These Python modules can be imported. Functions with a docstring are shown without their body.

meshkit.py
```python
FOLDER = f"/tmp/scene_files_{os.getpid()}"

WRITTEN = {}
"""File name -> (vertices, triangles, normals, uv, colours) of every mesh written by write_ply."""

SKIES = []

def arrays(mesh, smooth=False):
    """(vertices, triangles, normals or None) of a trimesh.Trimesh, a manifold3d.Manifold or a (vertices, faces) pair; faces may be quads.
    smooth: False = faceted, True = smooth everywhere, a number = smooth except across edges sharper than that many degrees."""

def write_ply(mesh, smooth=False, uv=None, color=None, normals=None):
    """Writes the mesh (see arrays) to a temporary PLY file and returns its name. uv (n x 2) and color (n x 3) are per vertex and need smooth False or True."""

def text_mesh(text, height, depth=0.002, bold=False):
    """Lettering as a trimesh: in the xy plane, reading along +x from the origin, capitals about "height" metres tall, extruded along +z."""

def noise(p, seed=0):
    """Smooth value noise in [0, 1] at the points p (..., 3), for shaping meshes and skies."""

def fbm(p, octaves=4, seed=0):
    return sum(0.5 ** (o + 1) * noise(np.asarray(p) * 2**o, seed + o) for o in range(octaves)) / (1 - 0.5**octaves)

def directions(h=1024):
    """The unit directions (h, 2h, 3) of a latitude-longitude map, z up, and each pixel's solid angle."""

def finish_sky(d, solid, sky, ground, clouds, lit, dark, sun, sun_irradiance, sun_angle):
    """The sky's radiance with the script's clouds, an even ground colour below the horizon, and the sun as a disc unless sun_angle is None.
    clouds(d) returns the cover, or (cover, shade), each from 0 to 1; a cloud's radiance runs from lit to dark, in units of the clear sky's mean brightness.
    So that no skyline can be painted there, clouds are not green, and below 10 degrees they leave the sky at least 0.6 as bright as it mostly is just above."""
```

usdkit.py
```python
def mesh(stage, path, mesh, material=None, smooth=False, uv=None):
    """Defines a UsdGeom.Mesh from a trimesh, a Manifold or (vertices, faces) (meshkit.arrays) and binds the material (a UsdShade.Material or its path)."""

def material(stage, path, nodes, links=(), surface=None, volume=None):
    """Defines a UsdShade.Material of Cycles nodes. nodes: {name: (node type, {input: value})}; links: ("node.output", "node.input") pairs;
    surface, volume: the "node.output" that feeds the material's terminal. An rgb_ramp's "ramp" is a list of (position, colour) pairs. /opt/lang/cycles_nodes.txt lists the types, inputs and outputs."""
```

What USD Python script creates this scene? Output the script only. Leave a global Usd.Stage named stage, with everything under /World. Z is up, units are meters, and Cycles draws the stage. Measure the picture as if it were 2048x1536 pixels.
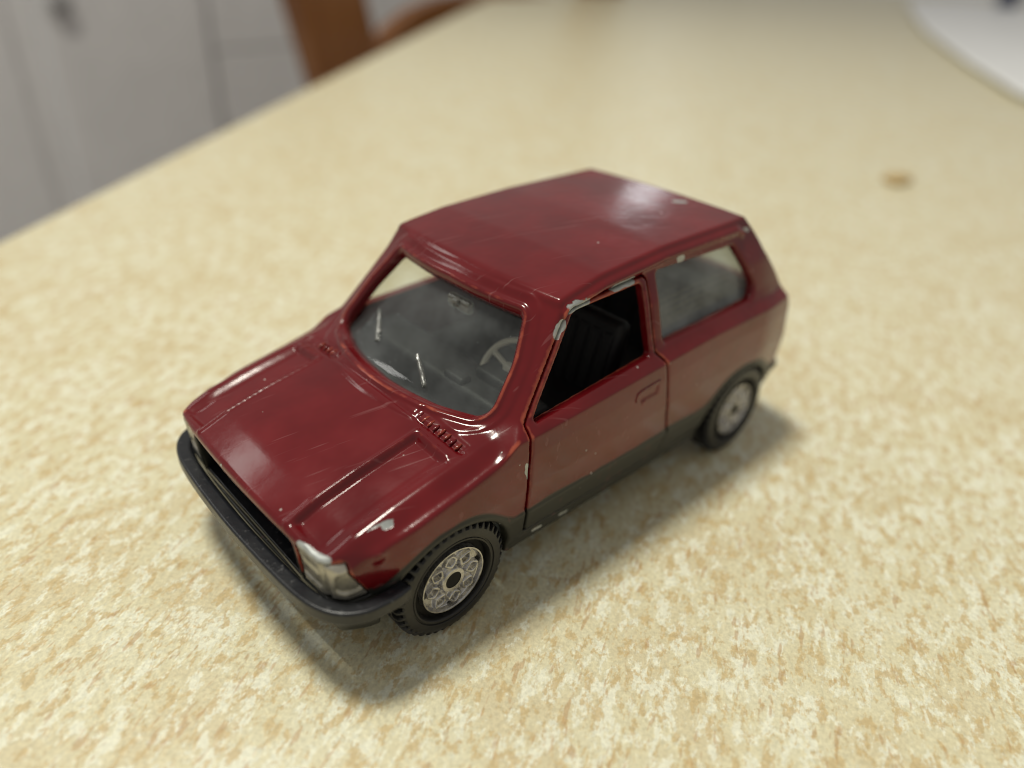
import math, random
import numpy as np, trimesh, usdkit, meshkit
from scipy import ndimage
from scipy.interpolate import PchipInterpolator
from shapely.geometry import Polygon, LineString
from pxr import Usd, UsdGeom, UsdLux, UsdShade, Gf, Sdf, Vt

stage = Usd.Stage.CreateInMemory()
UsdGeom.SetStageUpAxis(stage, UsdGeom.Tokens.z)
UsdGeom.SetStageMetersPerUnit(stage, 1.0)
world = UsdGeom.Xform.Define(stage, '/World')
stage.SetDefaultPrim(world.GetPrim())
UsdGeom.Scope.Define(stage, '/World/Looks')
TOP = 0.75                       # height of the table top above the floor
MM = 0.001
rng = np.random.default_rng(7)

# ------------------------------------------------------------------ camera
YAW, PITCH, ROLL = 3.94050981, 0.543946702, 0.0576723466
CAM = np.array([55.8406131, 56.2068212, 59.2309949]) * MM + np.array([0, 0, TOP])
F_PX = 1480.0 / 2048.0
fwd = np.array([math.cos(PITCH) * math.cos(YAW), math.cos(PITCH) * math.sin(YAW), -math.sin(PITCH)])
rt = np.cross(fwd, [0, 0, 1]); rt /= np.linalg.norm(rt); up = np.cross(rt, fwd)
c_, s_ = math.cos(ROLL), math.sin(ROLL)
rt, up = c_ * rt + s_ * up, -s_ * rt + c_ * up
cam = UsdGeom.Camera.Define(stage, '/World/camera')
cam.AddTransformOp().Set(Gf.Matrix4d(*rt, 0, *up, 0, *(-fwd), 0, *CAM, 1))
cam.CreateHorizontalApertureAttr(36.0); cam.CreateVerticalApertureAttr(27.0)
cam.CreateFocalLengthAttr(36.0 * F_PX)
cam.CreateClippingRangeAttr(Gf.Vec2f(0.005, 60))
cam.CreateFStopAttr(11.0); cam.CreateFocusDistanceAttr(0.0712)
cam.CreateExposureAttr(0.0)

# ------------------------------------------------------------------ light: ceiling lamp, low bright window behind, dim room
def mat(name, nodes, links=(), surface='p.BSDF', volume=None):
    return usdkit.material(stage, '/World/Looks/' + name, nodes, links, surface=surface, volume=volume)

room = mat('room_light', {'b': ('background_shader', {'color': (1.0, 0.965, 0.90), 'strength': 0.33})}, surface='b.background')
dome = UsdLux.DomeLight.Define(stage, '/World/room_glow')
UsdShade.MaterialBindingAPI.Apply(dome.GetPrim()).Bind(room)

def rect_light(name, pos, target, w, h, intensity, color):
    l = UsdLux.RectLight.Define(stage, '/World/' + name)
    l.CreateWidthAttr(w); l.CreateHeightAttr(h); l.CreateIntensityAttr(intensity); l.CreateColorAttr(Gf.Vec3f(*color))
    l.CreateNormalizeAttr(False)
    z = np.array(pos, float) - np.array(target, float); z /= np.linalg.norm(z)
    x = np.cross([0, 1, 0.01], z); x /= np.linalg.norm(x); y = np.cross(z, x)
    l.AddTransformOp().Set(Gf.Matrix4d(*x, 0, *y, 0, *z, 0, *pos, 1))
    return l
rect_light('ceiling_lamp', (0.12 * 0.9, -0.245 * 0.9, TOP + 0.9), (0, 0, TOP), 0.18, 0.18, 69.0, (1.0, 0.965, 0.845))
rect_light('worktop_lamp', (0.36, -0.90, TOP + 0.72), (0.36, -0.905, TOP - 0.5), 0.34, 0.24, 4.2, (1.0, 0.985, 0.93))
rect_light('window_light', (-0.77 * 2.6, -0.565 * 2.6, TOP + 0.30 * 2.6), (0, 0, TOP), 0.17, 0.15, 3.2, (0.93, 0.97, 1.0))

# ------------------------------------------------------------------ prim helpers
used = {}
def numbered(parent, name):
    k = used.get((parent, name), 0); used[(parent, name)] = k + 1
    return f'{parent}/{name}' if k == 0 else f'{parent}/{name}_{k:03d}'
def meta(prim, label=None, category=None, group=None, kind=None):
    for k, v in (('label', label), ('category', category), ('group', group), ('kind', kind)):
        if v: prim.SetCustomDataByKey(k, v)
    return prim
def thing(name, label, category, loc=(0, 0, 0), rotz=0, group=None):
    p = numbered('/World', name)
    x = UsdGeom.Xform.Define(stage, p)
    x.AddTranslateOp().Set(Gf.Vec3d(*map(float, loc)))
    if rotz: x.AddRotateZOp().Set(rotz)
    meta(x.GetPrim(), label, category, group)
    return p
def part(parent, name, mesh, m, smooth=30, label=None, prim=None, normals=None, pv=None):
    p = numbered(parent, name)
    g = usdkit.mesh(stage, p, mesh, m, smooth=smooth)
    if normals is not None:
        g.CreateNormalsAttr(Vt.Vec3fArray.FromNumpy(np.ascontiguousarray(normals, np.float32))); g.SetNormalsInterpolation('vertex')
    for k, v in (pv or {}).items():
        UsdGeom.PrimvarsAPI(g).CreatePrimvar(k, Sdf.ValueTypeNames.FloatArray, 'vertex').Set(Vt.FloatArray.FromNumpy(np.ascontiguousarray(v, np.float32)))
    if label: meta(g.GetPrim(), label)
    return p
def box(cx, cy, cz, sx, sy, sz, r=0.0):
    if r <= 0:
        b = trimesh.creation.box((sx, sy, sz)); b.apply_translation((cx, cy, cz)); return b
    import manifold3d as m3
    c = []
    for i in (-1, 1):
        for j in (-1, 1):
            for k in (-1, 1):
                c.append(m3.Manifold.sphere(r, 12).translate((cx + i * (sx / 2 - r), cy + j * (sy / 2 - r), cz + k * (sz / 2 - r))))
    m = m3.Manifold.batch_hull(c).to_mesh()
    return trimesh.Trimesh(m.vert_properties[:, :3], m.tri_verts, process=False)
def sweep(path, section, closed=False, upv=(0, 0, 1), caps=True):
    """section (n,2): first coordinate sideways (path x up), second along up"""
    path = np.asarray(path, float); n = len(path); sec = np.asarray(section, float); m = len(sec)
    t = np.gradient(path, axis=0)
    if closed: t = np.roll(path, -1, 0) - np.roll(path, 1, 0)
    t /= np.linalg.norm(t, axis=1, keepdims=True)
    side = np.cross(t, upv); side /= np.linalg.norm(side, axis=1, keepdims=True)
    u2 = np.cross(side, t)
    V = (path[:, None] + sec[None, :, :1] * side[:, None] + sec[None, :, 1:] * u2[:, None]).reshape(-1, 3)
    F = []
    for i in range(n if closed else n - 1):
        a, b = i * m, ((i + 1) % n) * m
        for j in range(m):
            k = (j + 1) % m
            F += [(a + j, a + k, b + k), (a + j, b + k, b + j)]
    if not closed and caps:
        V = np.vstack([V, path[:1], path[-1:]])
        for j in range(m):
            k = (j + 1) % m
            F += [(len(V) - 2, k, j), (len(V) - 1, (n - 1) * m + j, (n - 1) * m + k)]
    tm = trimesh.Trimesh(V, F, process=False)
    if tm.volume < 0: tm.invert()
    return tm
def circle(r, n=12, ry=None):
    a = np.linspace(0, 2 * np.pi, n, endpoint=False)
    return np.stack([r * np.cos(a), (ry or r) * np.sin(a)], 1)
def mm(mesh):
    mesh = mesh.copy(); mesh.apply_scale(MM); return mesh
cat = trimesh.util.concatenate

# ------------------------------------------------------------------ materials
def paint_material():
    n = {
        'pos': ('texture_coordinate', {}),
        'wear': ('attribute', {'attribute': 'wear'}), 'edge': ('attribute', {'attribute': 'edge'}), 'trim': ('attribute', {'attribute': 'trim'}),
        'n1': ('noise_texture', {'scale': 900, 'detail': 3, 'roughness': 0.6}),
        'n2': ('noise_texture', {'scale': 130, 'detail': 3, 'roughness': 0.55}),
        'n3': ('noise_texture', {'scale': 3200, 'detail': 2}),
        # paint tone variation
        'tone': ('rgb_ramp', {'ramp': [(0.3, (0.100, 0.0036, 0.0058)), (0.7, (0.148, 0.0052, 0.0082))]}),
        # thin paint on sharp edges, broken up
        'e1': ('math', {'math_type': 'multiply_add', 'value2': 0.9, 'value3': -0.22}),
        'e2': ('math', {'math_type': 'add'}),
        'e3': ('map_range', {'from_min': 0.55, 'from_max': 1.05, 'to_min': 0, 'to_max': 0.8, 'clamp': True}),
        'thin': ('mix_color', {'b': (0.40, 0.085, 0.045)}),
        # black paint along the sill
        't1': ('math', {'math_type': 'multiply_add', 'value2': 1.2, 'value3': -0.6}),
        't2': ('math', {'math_type': 'add'}),
        't3': ('map_range', {'from_min': -0.16, 'from_max': 0.16, 'to_min': 1, 'to_max': 0, 'clamp': True}),
        'blk': ('mix_color', {'b': (0.016, 0.017, 0.014)}),
        # chips to bare metal
        'w1': ('math', {'math_type': 'multiply_add', 'value2': 0.5, 'value3': -0.25}),
        'w2': ('math', {'math_type': 'add'}),
        'w3': ('map_range', {'from_min': -0.03, 'from_max': 0.03, 'to_min': 1, 'to_max': 0, 'clamp': True}),
        'met': ('rgb_ramp', {'ramp': [(0.3, (0.34, 0.36, 0.35)), (0.7, (0.52, 0.55, 0.54))]}),
        'chip': ('mix_color', {}),
        # dust specks
        'vor': ('voronoi_texture', {'scale': 620, 'randomness': 1.0}),
        'd1': ('map_range', {'from_min': 0.055, 'from_max': 0.085, 'to_min': 1, 'to_max': 0, 'clamp': True}),
        'vcol': ('separate_color', {}),
        'dsel': ('math', {'math_type': 'less_than', 'value2': 0.10}),
        'dm': ('math', {'math_type': 'multiply'}),
        'dust': ('mix_color', {'b': (0.5, 0.45, 0.42)}),
        'smap': ('mapping', {'scale': (70, 2600, 500), 'rotation': (0, 0, 0.0)}), 'srot': ('mapping', {'rotation': (0.0, 0.0, 0.35)}),
        'sn': ('noise_texture', {'scale': 1.0, 'detail': 2}), 'sm': ('map_range', {'from_min': 0.66, 'from_max': 0.72, 'to_min': 0, 'to_max': 0.2, 'clamp': True}),
        'scr': ('mix_color', {'b': (0.30, 0.13, 0.13)}), 'rs': ('math', {'math_type': 'multiply_add', 'value2': 0.5}),
        'r1': ('map_range', {'from_min': 0.3, 'from_max': 0.75, 'to_min': 0.11, 'to_max': 0.24, 'clamp': True}),
        'r2': ('mix_float', {'b': 0.46}),
        'r3': ('mix_float', {'b': 0.38}),
        'bh': ('math', {'math_type': 'multiply_add', 'value2': 0.22}),
        'bh2': ('math', {'math_type': 'multiply_add', 'value2': -0.6}),
        'bh3': ('math', {'math_type': 'multiply_add', 'value2': 0.5}),
        'bump': ('bump', {'strength': 0.55, 'distance': 0.00012}),
        'mw': ('math', {'math_type': 'multiply', 'value2': 0.3}),
        'p': ('principled_bsdf', {'specular_ior_level': 0.42, 'coat_weight': 0.12, 'coat_roughness': 0.05}),
    }
    L = [('pos.object', f'{k}.vector') for k in ('n1', 'n2', 'n3', 'vor')]
    L += [('n2.fac', 'tone.fac'),
          ('n1.fac', 'e1.value1'), ('edge.fac', 'e2.value1'), ('e1.value', 'e2.value2'), ('e2.value', 'e3.value'),
          ('tone.color', 'thin.a'), ('e3.result', 'thin.fac'),
          ('n2.fac', 't1.value1'), ('trim.fac', 't2.value1'), ('t1.value', 't2.value2'), ('t2.value', 't3.value'),
          ('thin.result', 'blk.a'), ('t3.result', 'blk.fac'),
          ('n1.fac', 'w1.value1'), ('wear.fac', 'w2.value1'), ('w1.value', 'w2.value2'), ('w2.value', 'w3.value'),
          ('n1.fac', 'met.fac'), ('blk.result', 'chip.a'), ('met.color', 'chip.b'), ('w3.result', 'chip.fac'),
          ('vor.distance', 'd1.value'), ('vor.color', 'vcol.color'), ('vcol.r', 'dsel.value1'), ('d1.result', 'dm.value1'), ('dsel.value', 'dm.value2'),
          ('chip.result', 'dust.a'), ('dm.value', 'dust.fac'), ('dust.result', 'scr.a'), ('pos.object', 'srot.vector'), ('srot.vector', 'smap.vector'), ('smap.vector', 'sn.vector'), ('sn.fac', 'sm.value'), ('sm.result', 'scr.fac'), ('scr.result', 'p.base_color'),
          ('n2.fac', 'r1.value'), ('r1.result', 'r2.a'), ('t3.result', 'r2.fac'), ('r2.result', 'r3.a'), ('w3.result', 'r3.fac'), ('sm.result', 'rs.value1'), ('r3.result', 'rs.value3'), ('rs.value', 'p.roughness'),
          ('n1.fac', 'bh.value1'), ('n2.fac', 'bh.value3'),
          ('w3.result', 'bh2.value1'), ('bh.value', 'bh2.value3'), ('dm.value', 'bh3.value1'), ('bh2.value', 'bh3.value3'),
          ('bh3.value', 'bump.height'), ('bump.normal', 'p.normal'), ('w3.result', 'mw.value1'), ('mw.value', 'p.metallic')]
    return mat('red_enamel', n, L)
PAINT = paint_material()

def rough_plastic(name, col, rough, bump=0.4, scale=1500, spec=0.5, extra=None):
    p = {'base_color': col, 'specular_ior_level': spec}
    p.update(extra or {})
    return mat(name, {'pos': ('texture_coordinate', {}), 'n': ('noise_texture', {'scale': scale, 'detail': 4, 'roughness': 0.65}),
                      'n2': ('noise_texture', {'scale': scale / 8, 'detail': 3}),
                      'r': ('map_range', {'from_min': 0.3, 'from_max': 0.7, 'to_min': rough * 0.8, 'to_max': min(1, rough * 1.25)}),
                      'b': ('bump', {'strength': bump, 'distance': 0.00006}),
                      'p': ('principled_bsdf', p)},
               [('pos.object', 'n.vector'), ('pos.object', 'n2.vector'), ('n2.fac', 'r.value'), ('r.result', 'p.roughness'), ('n.fac', 'b.height'), ('b.normal', 'p.normal')])
def scuffed_black(name, col, rough, scuff, amount, spec=0.5):
    return mat(name, {'pos': ('texture_coordinate', {}), 'n': ('noise_texture', {'scale': 1400, 'detail': 5, 'roughness': 0.7}),
                      'n2': ('noise_texture', {'scale': 230, 'detail': 3}),
                      's': ('map_range', {'from_min': 0.60, 'from_max': 0.74, 'to_min': 0, 'to_max': amount, 'clamp': True}),
                      'm': ('mix_color', {'a': col, 'b': scuff}),
                      'r': ('map_range', {'from_min': 0.3, 'from_max': 0.7, 'to_min': rough * 0.8, 'to_max': rough * 1.2}),
                      'b': ('bump', {'strength': 0.5, 'distance': 0.00006}),
                      'p': ('principled_bsdf', {'specular_ior_level': spec})},
               [('pos.object', 'n.vector'), ('pos.object', 'n2.vector'), ('n.fac', 's.value'), ('s.result', 'm.fac'), ('m.result', 'p.base_color'),
                ('n2.fac', 'r.value'), ('r.result', 'p.roughness'), ('n.fac', 'b.height'), ('b.normal', 'p.normal')])
RUBBER = scuffed_black('tyre_rubber', (0.012, 0.012, 0.012), 0.40, (0.09, 0.09, 0.085), 0.35)
BLACK = scuffed_black('black_plastic', (0.010, 0.011, 0.014), 0.33, (0.22, 0.22, 0.22), 0.5)
DARK = rough_plastic('interior_plastic', (0.006, 0.006, 0.007), 0.5)
WELL = rough_plastic('wheel_recess', (0.004, 0.004, 0.004), 0.6, spec=0.3)
CHROME = mat('worn_chrome', {'pos': ('texture_coordinate', {}), 'n': ('noise_texture', {'scale': 1100, 'detail': 4}),
                             'c': ('rgb_ramp', {'ramp': [(0.3, (0.36, 0.35, 0.34)), (0.62, (0.66, 0.65, 0.64))]}),
                             'r': ('map_range', {'from_min': 0.3, 'from_max': 0.7, 'to_min': 0.14, 'to_max': 0.32}),
                             'b': ('bump', {'strength': 0.4, 'distance': 0.00006}),
                             'p': ('principled_bsdf', {'metallic': 0.9})},
             [('pos.object', 'n.vector'), ('n.fac', 'c.fac'), ('c.color', 'p.base_color'), ('n.fac', 'r.value'), ('r.result', 'p.roughness'), ('n.fac', 'b.height'), ('b.normal', 'p.normal')])
LAMP = mat('worn_silver_paint', {'pos': ('texture_coordinate', {}), 'n': ('noise_texture', {'scale': 700, 'detail': 4}),
                                 'c': ('rgb_ramp', {'ramp': [(0.3, (0.26, 0.25, 0.21)), (0.6, (0.50, 0.48, 0.42))]}),
                                 'b': ('bump', {'strength': 0.5, 'distance': 0.0001}),
                                 'p': ('principled_bsdf', {'metallic': 0.55, 'roughness': 0.28})},
           [('pos.object', 'n.vector'), ('n.fac', 'c.fac'), ('c.color', 'p.base_color'), ('n.fac', 'b.height'), ('b.normal', 'p.normal')])
STEER = rough_plastic('pale_grey_plastic', (0.66, 0.61, 0.52), 0.35)
def glass_material(name, dust, bumps=0.12):
    return mat(name, {'pos': ('texture_coordinate', {}), 'n': ('noise_texture', {'scale': 95, 'detail': 4, 'roughness': 0.6}), 'n2': ('noise_texture', {'scale': 2600, 'detail': 3}),
                      'vor': ('voronoi_texture', {'scale': 1300}), 'sp': ('map_range', {'from_min': 0.05, 'from_max': 0.09, 'to_min': 0.55, 'to_max': 0, 'clamp': True}),
                      'vc': ('separate_color', {}), 'sel': ('math', {'math_type': 'less_than', 'value2': 0.12}), 'spm': ('math', {'math_type': 'multiply'}),
                      'dm': ('map_range', {'from_min': 0.3, 'from_max': 0.75, 'to_min': dust * 0.1, 'to_max': dust * 2.4, 'clamp': True}),
                      'add': ('math', {'math_type': 'maximum'}),
                      'bp': ('bump', {'strength': bumps, 'distance': 0.0003}),
                      'fr': ('fresnel', {'IOR': 1.5}), 'geo': ('geometry', {}), 'bf': ('math', {'math_type': 'subtract', 'value1': 1.0}), 'ff': ('math', {'math_type': 'multiply'}),
                      't': ('transparent_bsdf', {'color': (0.90, 0.92, 0.90)}),
                      'g': ('glossy_bsdf', {'roughness': 0.06, 'color': (1, 1, 1)}),
                      'd': ('diffuse_bsdf', {'color': (0.62, 0.66, 0.68)}),
                      'm1': ('mix_closure', {}), 'm2': ('mix_closure', {})},
               [('pos.object', 'n.vector'), ('pos.object', 'n2.vector'), ('pos.object', 'vor.vector'), ('n.fac', 'dm.value'), ('n.fac', 'bp.height'), ('bp.normal', 'g.normal'), ('bp.normal', 'fr.normal'),
                ('vor.distance', 'sp.value'), ('vor.color', 'vc.color'), ('vc.r', 'sel.value1'), ('sp.result', 'spm.value1'), ('sel.value', 'spm.value2'),
                ('dm.result', 'add.value1'), ('spm.value', 'add.value2'),
                ('geo.backfacing', 'bf.value2'), ('fr.fac', 'ff.value1'), ('bf.value', 'ff.value2'), ('ff.value', 'm1.fac'), ('t.BSDF', 'm1.closure1'), ('g.BSDF', 'm1.closure2'),
                ('add.value', 'm2.fac'), ('m1.closure', 'm2.closure1'), ('d.BSDF', 'm2.closure2')], surface='m2.closure')
GLASS = glass_material('clear_plastic', 0.04)
GLASS2 = glass_material('dusty_clear_plastic', 0.14)
LUMP = mat('clear_plastic_lump', {'pos': ('texture_coordinate', {}), 'n': ('noise_texture', {'scale': 1500, 'detail': 2}), 'b': ('bump', {'strength': 0.5, 'distance': 0.0002}),
                                  'p': ('principled_bsdf', {'transmission_weight': 0.75, 'roughness': 0.2, 'base_color': (0.38, 0.39, 0.37)})},
           [('pos.object', 'n.vector'), ('n.fac', 'b.height'), ('b.normal', 'p.normal')])

# ------------------------------------------------------------------ signed distance tools (all in millimetres, car frame: x forward, y left, z up)
def poly_sdf(poly, lo, hi, h):
    """signed distance table of a shapely polygon on a 2D grid -> sampler(a, b)"""
    na, nb = int((hi[0] - lo[0]) / h) + 1, int((hi[1] - lo[1]) / h) + 1
    A, B = np.meshgrid(lo[0] + h * np.arange(na), lo[1] + h * np.arange(nb), indexing='ij')
    P = np.stack([A.ravel(), B.ravel()], 1).astype(np.float32)
    ring = np.asarray(poly.exterior.coords, np.float32)
    d = np.full(len(P), 1e9, np.float32); inside = np.zeros(len(P), bool)
    for p, q in zip(ring[:-1], ring[1:]):
        e = q - p; w = P - p
        t = np.clip((w @ e) / max(float(e @ e), 1e-12), 0, 1)
        r = w - t[:, None] * e
        d = np.minimum(d, r[:, 0] ** 2 + r[:, 1] ** 2)
        c = ((p[1] > P[:, 1]) != (q[1] > P[:, 1]))
        if q[1] != p[1]:
            inside ^= c & (P[:, 0] < (q[0] - p[0]) * (P[:, 1] - p[1]) / (q[1] - p[1]) + p[0])
    T = (np.sqrt(d) * np.where(inside, -1, 1)).reshape(na, nb)
    def sample(a, b):
        a, b = np.broadcast_arrays(a, b)
        return ndimage.map_coordinates(T, [((a - lo[0]) / h).ravel(), ((b - lo[1]) / h).ravel()], order=1, mode='nearest').reshape(a.shape).astype(np.float32)
    return sample
def fillet(pts):
    """corner list (x, y, radius) -> polygon with arcs"""
    out = []; n = len(pts)
    for i in range(n):
        p0, p1, p2 = (np.array(pts[j % n][:2], float) for j in (i - 1, i, i + 1)); r = pts[i][2]
        a, b = p0 - p1, p2 - p1; la, lb = np.linalg.norm(a), np.linalg.norm(b); a /= la; b /= lb
        th = math.acos(np.clip(a @ b, -1, 1))
        if r <= 0 or th > 3.12: out.append(p1); continue
        t = min(r / math.tan(th / 2), 0.48 * la, 0.48 * lb); rr = t * math.tan(th / 2)
        c = p1 + (a + b) / np.linalg.norm(a + b) * rr / math.sin(th / 2)
        v0, v1 = p1 + a * t - c, p1 + b * t - c
        for k in np.linspace(0, 1, 9):
            v = v0 * (1 - k) + v1 * k; out.append(c + v / np.linalg.norm(v) * rr)
    return Polygon(out)
def smax(a, b, k):
    h = np.maximum(k - np.abs(a - b), 0) / k
    return np.maximum(a, b) + h * h * k * 0.25
def smin(a, b, k): return -smax(-a, -b, k)
def sstep(a, b, x):
    t = np.clip((x - a) / (b - a), 0, 1); return t * t * (3 - 2 * t)
def capsule(X, Y, Z, p, q, r):
    p, q = np.array(p, float), np.array(q, float); e = q - p
    t = np.clip(((X - p[0]) * e[0] + (Y - p[1]) * e[1] + (Z - p[2]) * e[2]) / (e @ e), 0, 1)
    return np.sqrt((X - p[0] - t * e[0]) ** 2 + (Y - p[1] - t * e[1]) ** 2 + (Z - p[2] - t * e[2]) ** 2) - r

def surface_nets(f, lo, h):
    """zero level of f (nx,ny,nz): vertices, outward triangles"""
    s = f < 0
    nx, ny, nz = f.shape
    cnt = np.zeros((nx - 1, ny - 1, nz - 1), np.uint8)
    for i in (0, 1):
        for j in (0, 1):
            for k in (0, 1):
                cnt += s[i:nx - 1 + i, j:ny - 1 + j, k:nz - 1 + k]
    act = (cnt > 0) & (cnt < 8)
    idx = np.argwhere(act)
    num = np.full(act.shape, -1, np.int32); num[act] = np.arange(len(idx))
    acc = np.zeros((len(idx), 3)); m = np.zeros(len(idx))
    corner = {(i, j, k): f[idx[:, 0] + i, idx[:, 1] + j, idx[:, 2] + k].astype(float) for i in (0, 1) for j in (0, 1) for k in (0, 1)}
    for ax in range(3):
        for a in (0, 1):
            for b in (0, 1):
                c0 = [0, 0, 0]; o = [q for q in range(3) if q != ax]; c0[o[0]], c0[o[1]] = a, b
                c1 = list(c0); c1[ax] = 1
                u, v = corner[tuple(c0)], corner[tuple(c1)]
                x = (u < 0) != (v < 0)
                t = np.where(x, u / np.where(x, u - v, 1), 0)
                p = np.zeros((len(idx), 3)); p[:, o[0]], p[:, o[1]], p[:, ax] = a, b, t
                acc += p * x[:, None]; m += x
    V = (idx + acc / m[:, None]) * h + np.array(lo)
    F = []
    for ax in range(3):
        o1, o2 = (ax + 1) % 3, (ax + 2) % 3
        a = np.moveaxis(s, (ax, o1, o2), (0, 1, 2)); n2 = np.moveaxis(num, (ax, o1, o2), (0, 1, 2))
        e = a[:-1] != a[1:]
        e[:, 0] = False; e[:, :, 0] = False; e[:, -1] = False; e[:, :, -1] = False
        q = np.argwhere(e)
        i, j, k = q.T
        va, vb, vc, vd = n2[i, j - 1, k - 1], n2[i, j, k - 1], n2[i, j, k], n2[i, j - 1, k]
        flip = ~a[i, j, k]
        quad = np.stack([va, vb, vc, vd], 1); quad[flip] = quad[flip][:, ::-1]
        F += [quad[:, [0, 1, 2]], quad[:, [0, 2, 3]]]
    return V, np.vstack(F)
class Grid:
    def __init__(self, lo, hi, h):
        self.lo, self.h = np.array(lo, float), h
        n = [int(round((b - a) / h)) + 1 for a, b in zip(lo, hi)]
        self.x = (lo[0] + h * np.arange(n[0], dtype=np.float32))[:, None, None]
        self.y = (lo[1] + h * np.arange(n[1], dtype=np.float32))[None, :, None]
        self.z = (lo[2] + h * np.arange(n[2], dtype=np.float32))[None, None, :]
        self.shape = tuple(n)
    def at(self, f, V): return ndimage.map_coordinates(f, ((V - self.lo) / self.h).T, order=1, mode='nearest')
    def mesh(self, f, relax=2):
        V, F = surface_nets(f, self.lo, self.h)
        gr = np.gradient(f, self.h)
        for _ in range(relax):
            g = np.stack([self.at(q, V) for q in gr], 1); d = self.at(f, V)
            step = g * (d / np.maximum((g * g).sum(1), 0.05))[:, None]
            V = V - np.clip(step, -0.3 * self.h, 0.3 * self.h)
        g = np.stack([self.at(q, V) for q in gr], 1)
        N = g / np.maximum(np.linalg.norm(g, axis=1, keepdims=True), 1e-6)
        return V, F, N

# ------------------------------------------------------------------ car body shape
PROFILE = fillet([(35.6, 5.9, 0.8), (36.2, 10.0, 1.0), (36.75, 15.15, 0.75), (33.2, 16.55, 10), (29.0, 17.6, 16), (22.2, 19.05, 14), (18.6, 20.0, 1.6),
                  (9.2, 30.3, 1.6), (2.0, 31.35, 12), (-8.0, 32.0, 30), (-23.9, 32.2, 0.4), (-35.4, 20.9, 2.2), (-37.4, 15.0, 3.0), (-36.7, 9.3, 1.2), (-32.5, 5.9, 1.5)])
prof = poly_sdf(PROFILE, (-42, 0), (42, 36), 0.1)
_wz = np.array([(0, 15.6), (5.9, 16.0), (7.2, 16.45), (9.6, 16.8), (13.5, 17.1), (17.5, 17.16), (19.5, 17.06), (19.66, 17.0), (20.75, 16.0), (22.0, 15.55), (26, 14.42), (30, 13.15), (34, 11.9)])
def WZ(z): return np.interp(z, _wz[:, 0], _wz[:, 1])
def belt(X, Z): return Z - np.clip(0.052 * (3.0 - X), -0.55, 0.95) * sstep(9, 15, Z) * (1 - sstep(26, 30, Z))
HUB = {1: 23.8, -1: -24.2}
WIN_WS = fillet([(-10.0, 28.4, 0.9), (10.2, 27.75, 0.9), (11.9, 24.2, 6), (12.8, 19.9, 1.1), (7.5, 19.45, 8), (0, 19.3, 20), (-7.5, 19.65, 8), (-13.5, 20.2, 1.1), (-12.15, 24.8, 6)])
WIN_RW = fillet([(-9.6, 29.8, 1.2), (9.6, 29.8, 1.2), (12.3, 20.6, 1.4), (-12.3, 20.6, 1.4)])
WIN_DR = fillet([(13.9, 19.75, 0.3), (-4.05, 21.0, 0.5), (-3.75, 28.85, 0.7), (6.7, 28.5, 0.9)])
WIN_QT = fillet([(-6.5, 21.7, 0.4), (-26.0, 22.2, 1.5), (-21.2, 29.1, 0.8), (-6.4, 29.4, 0.5)])
DOOR = fillet([(14.35, 7.0, 0.3), (14.75, 15, 6), (14.75, 19.9, 0.4), (7.3, 28.95, 1.2), (-4.6, 29.5, 0.8), (-4.85, 21.2, 0.4), (-5.75, 20.2, 1.4), (-7.7, 12.5, 6), (-8.6, 9.7, 0.5), (-7.9, 7.0, 0.5), (-7.5, 6.6, 0.3)])
sd_ws = poly_sdf(WIN_WS, (-20, 10), (20, 36), 0.1); sd_rw = poly_sdf(WIN_RW, (-20, 10), (20, 36), 0.1)
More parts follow.
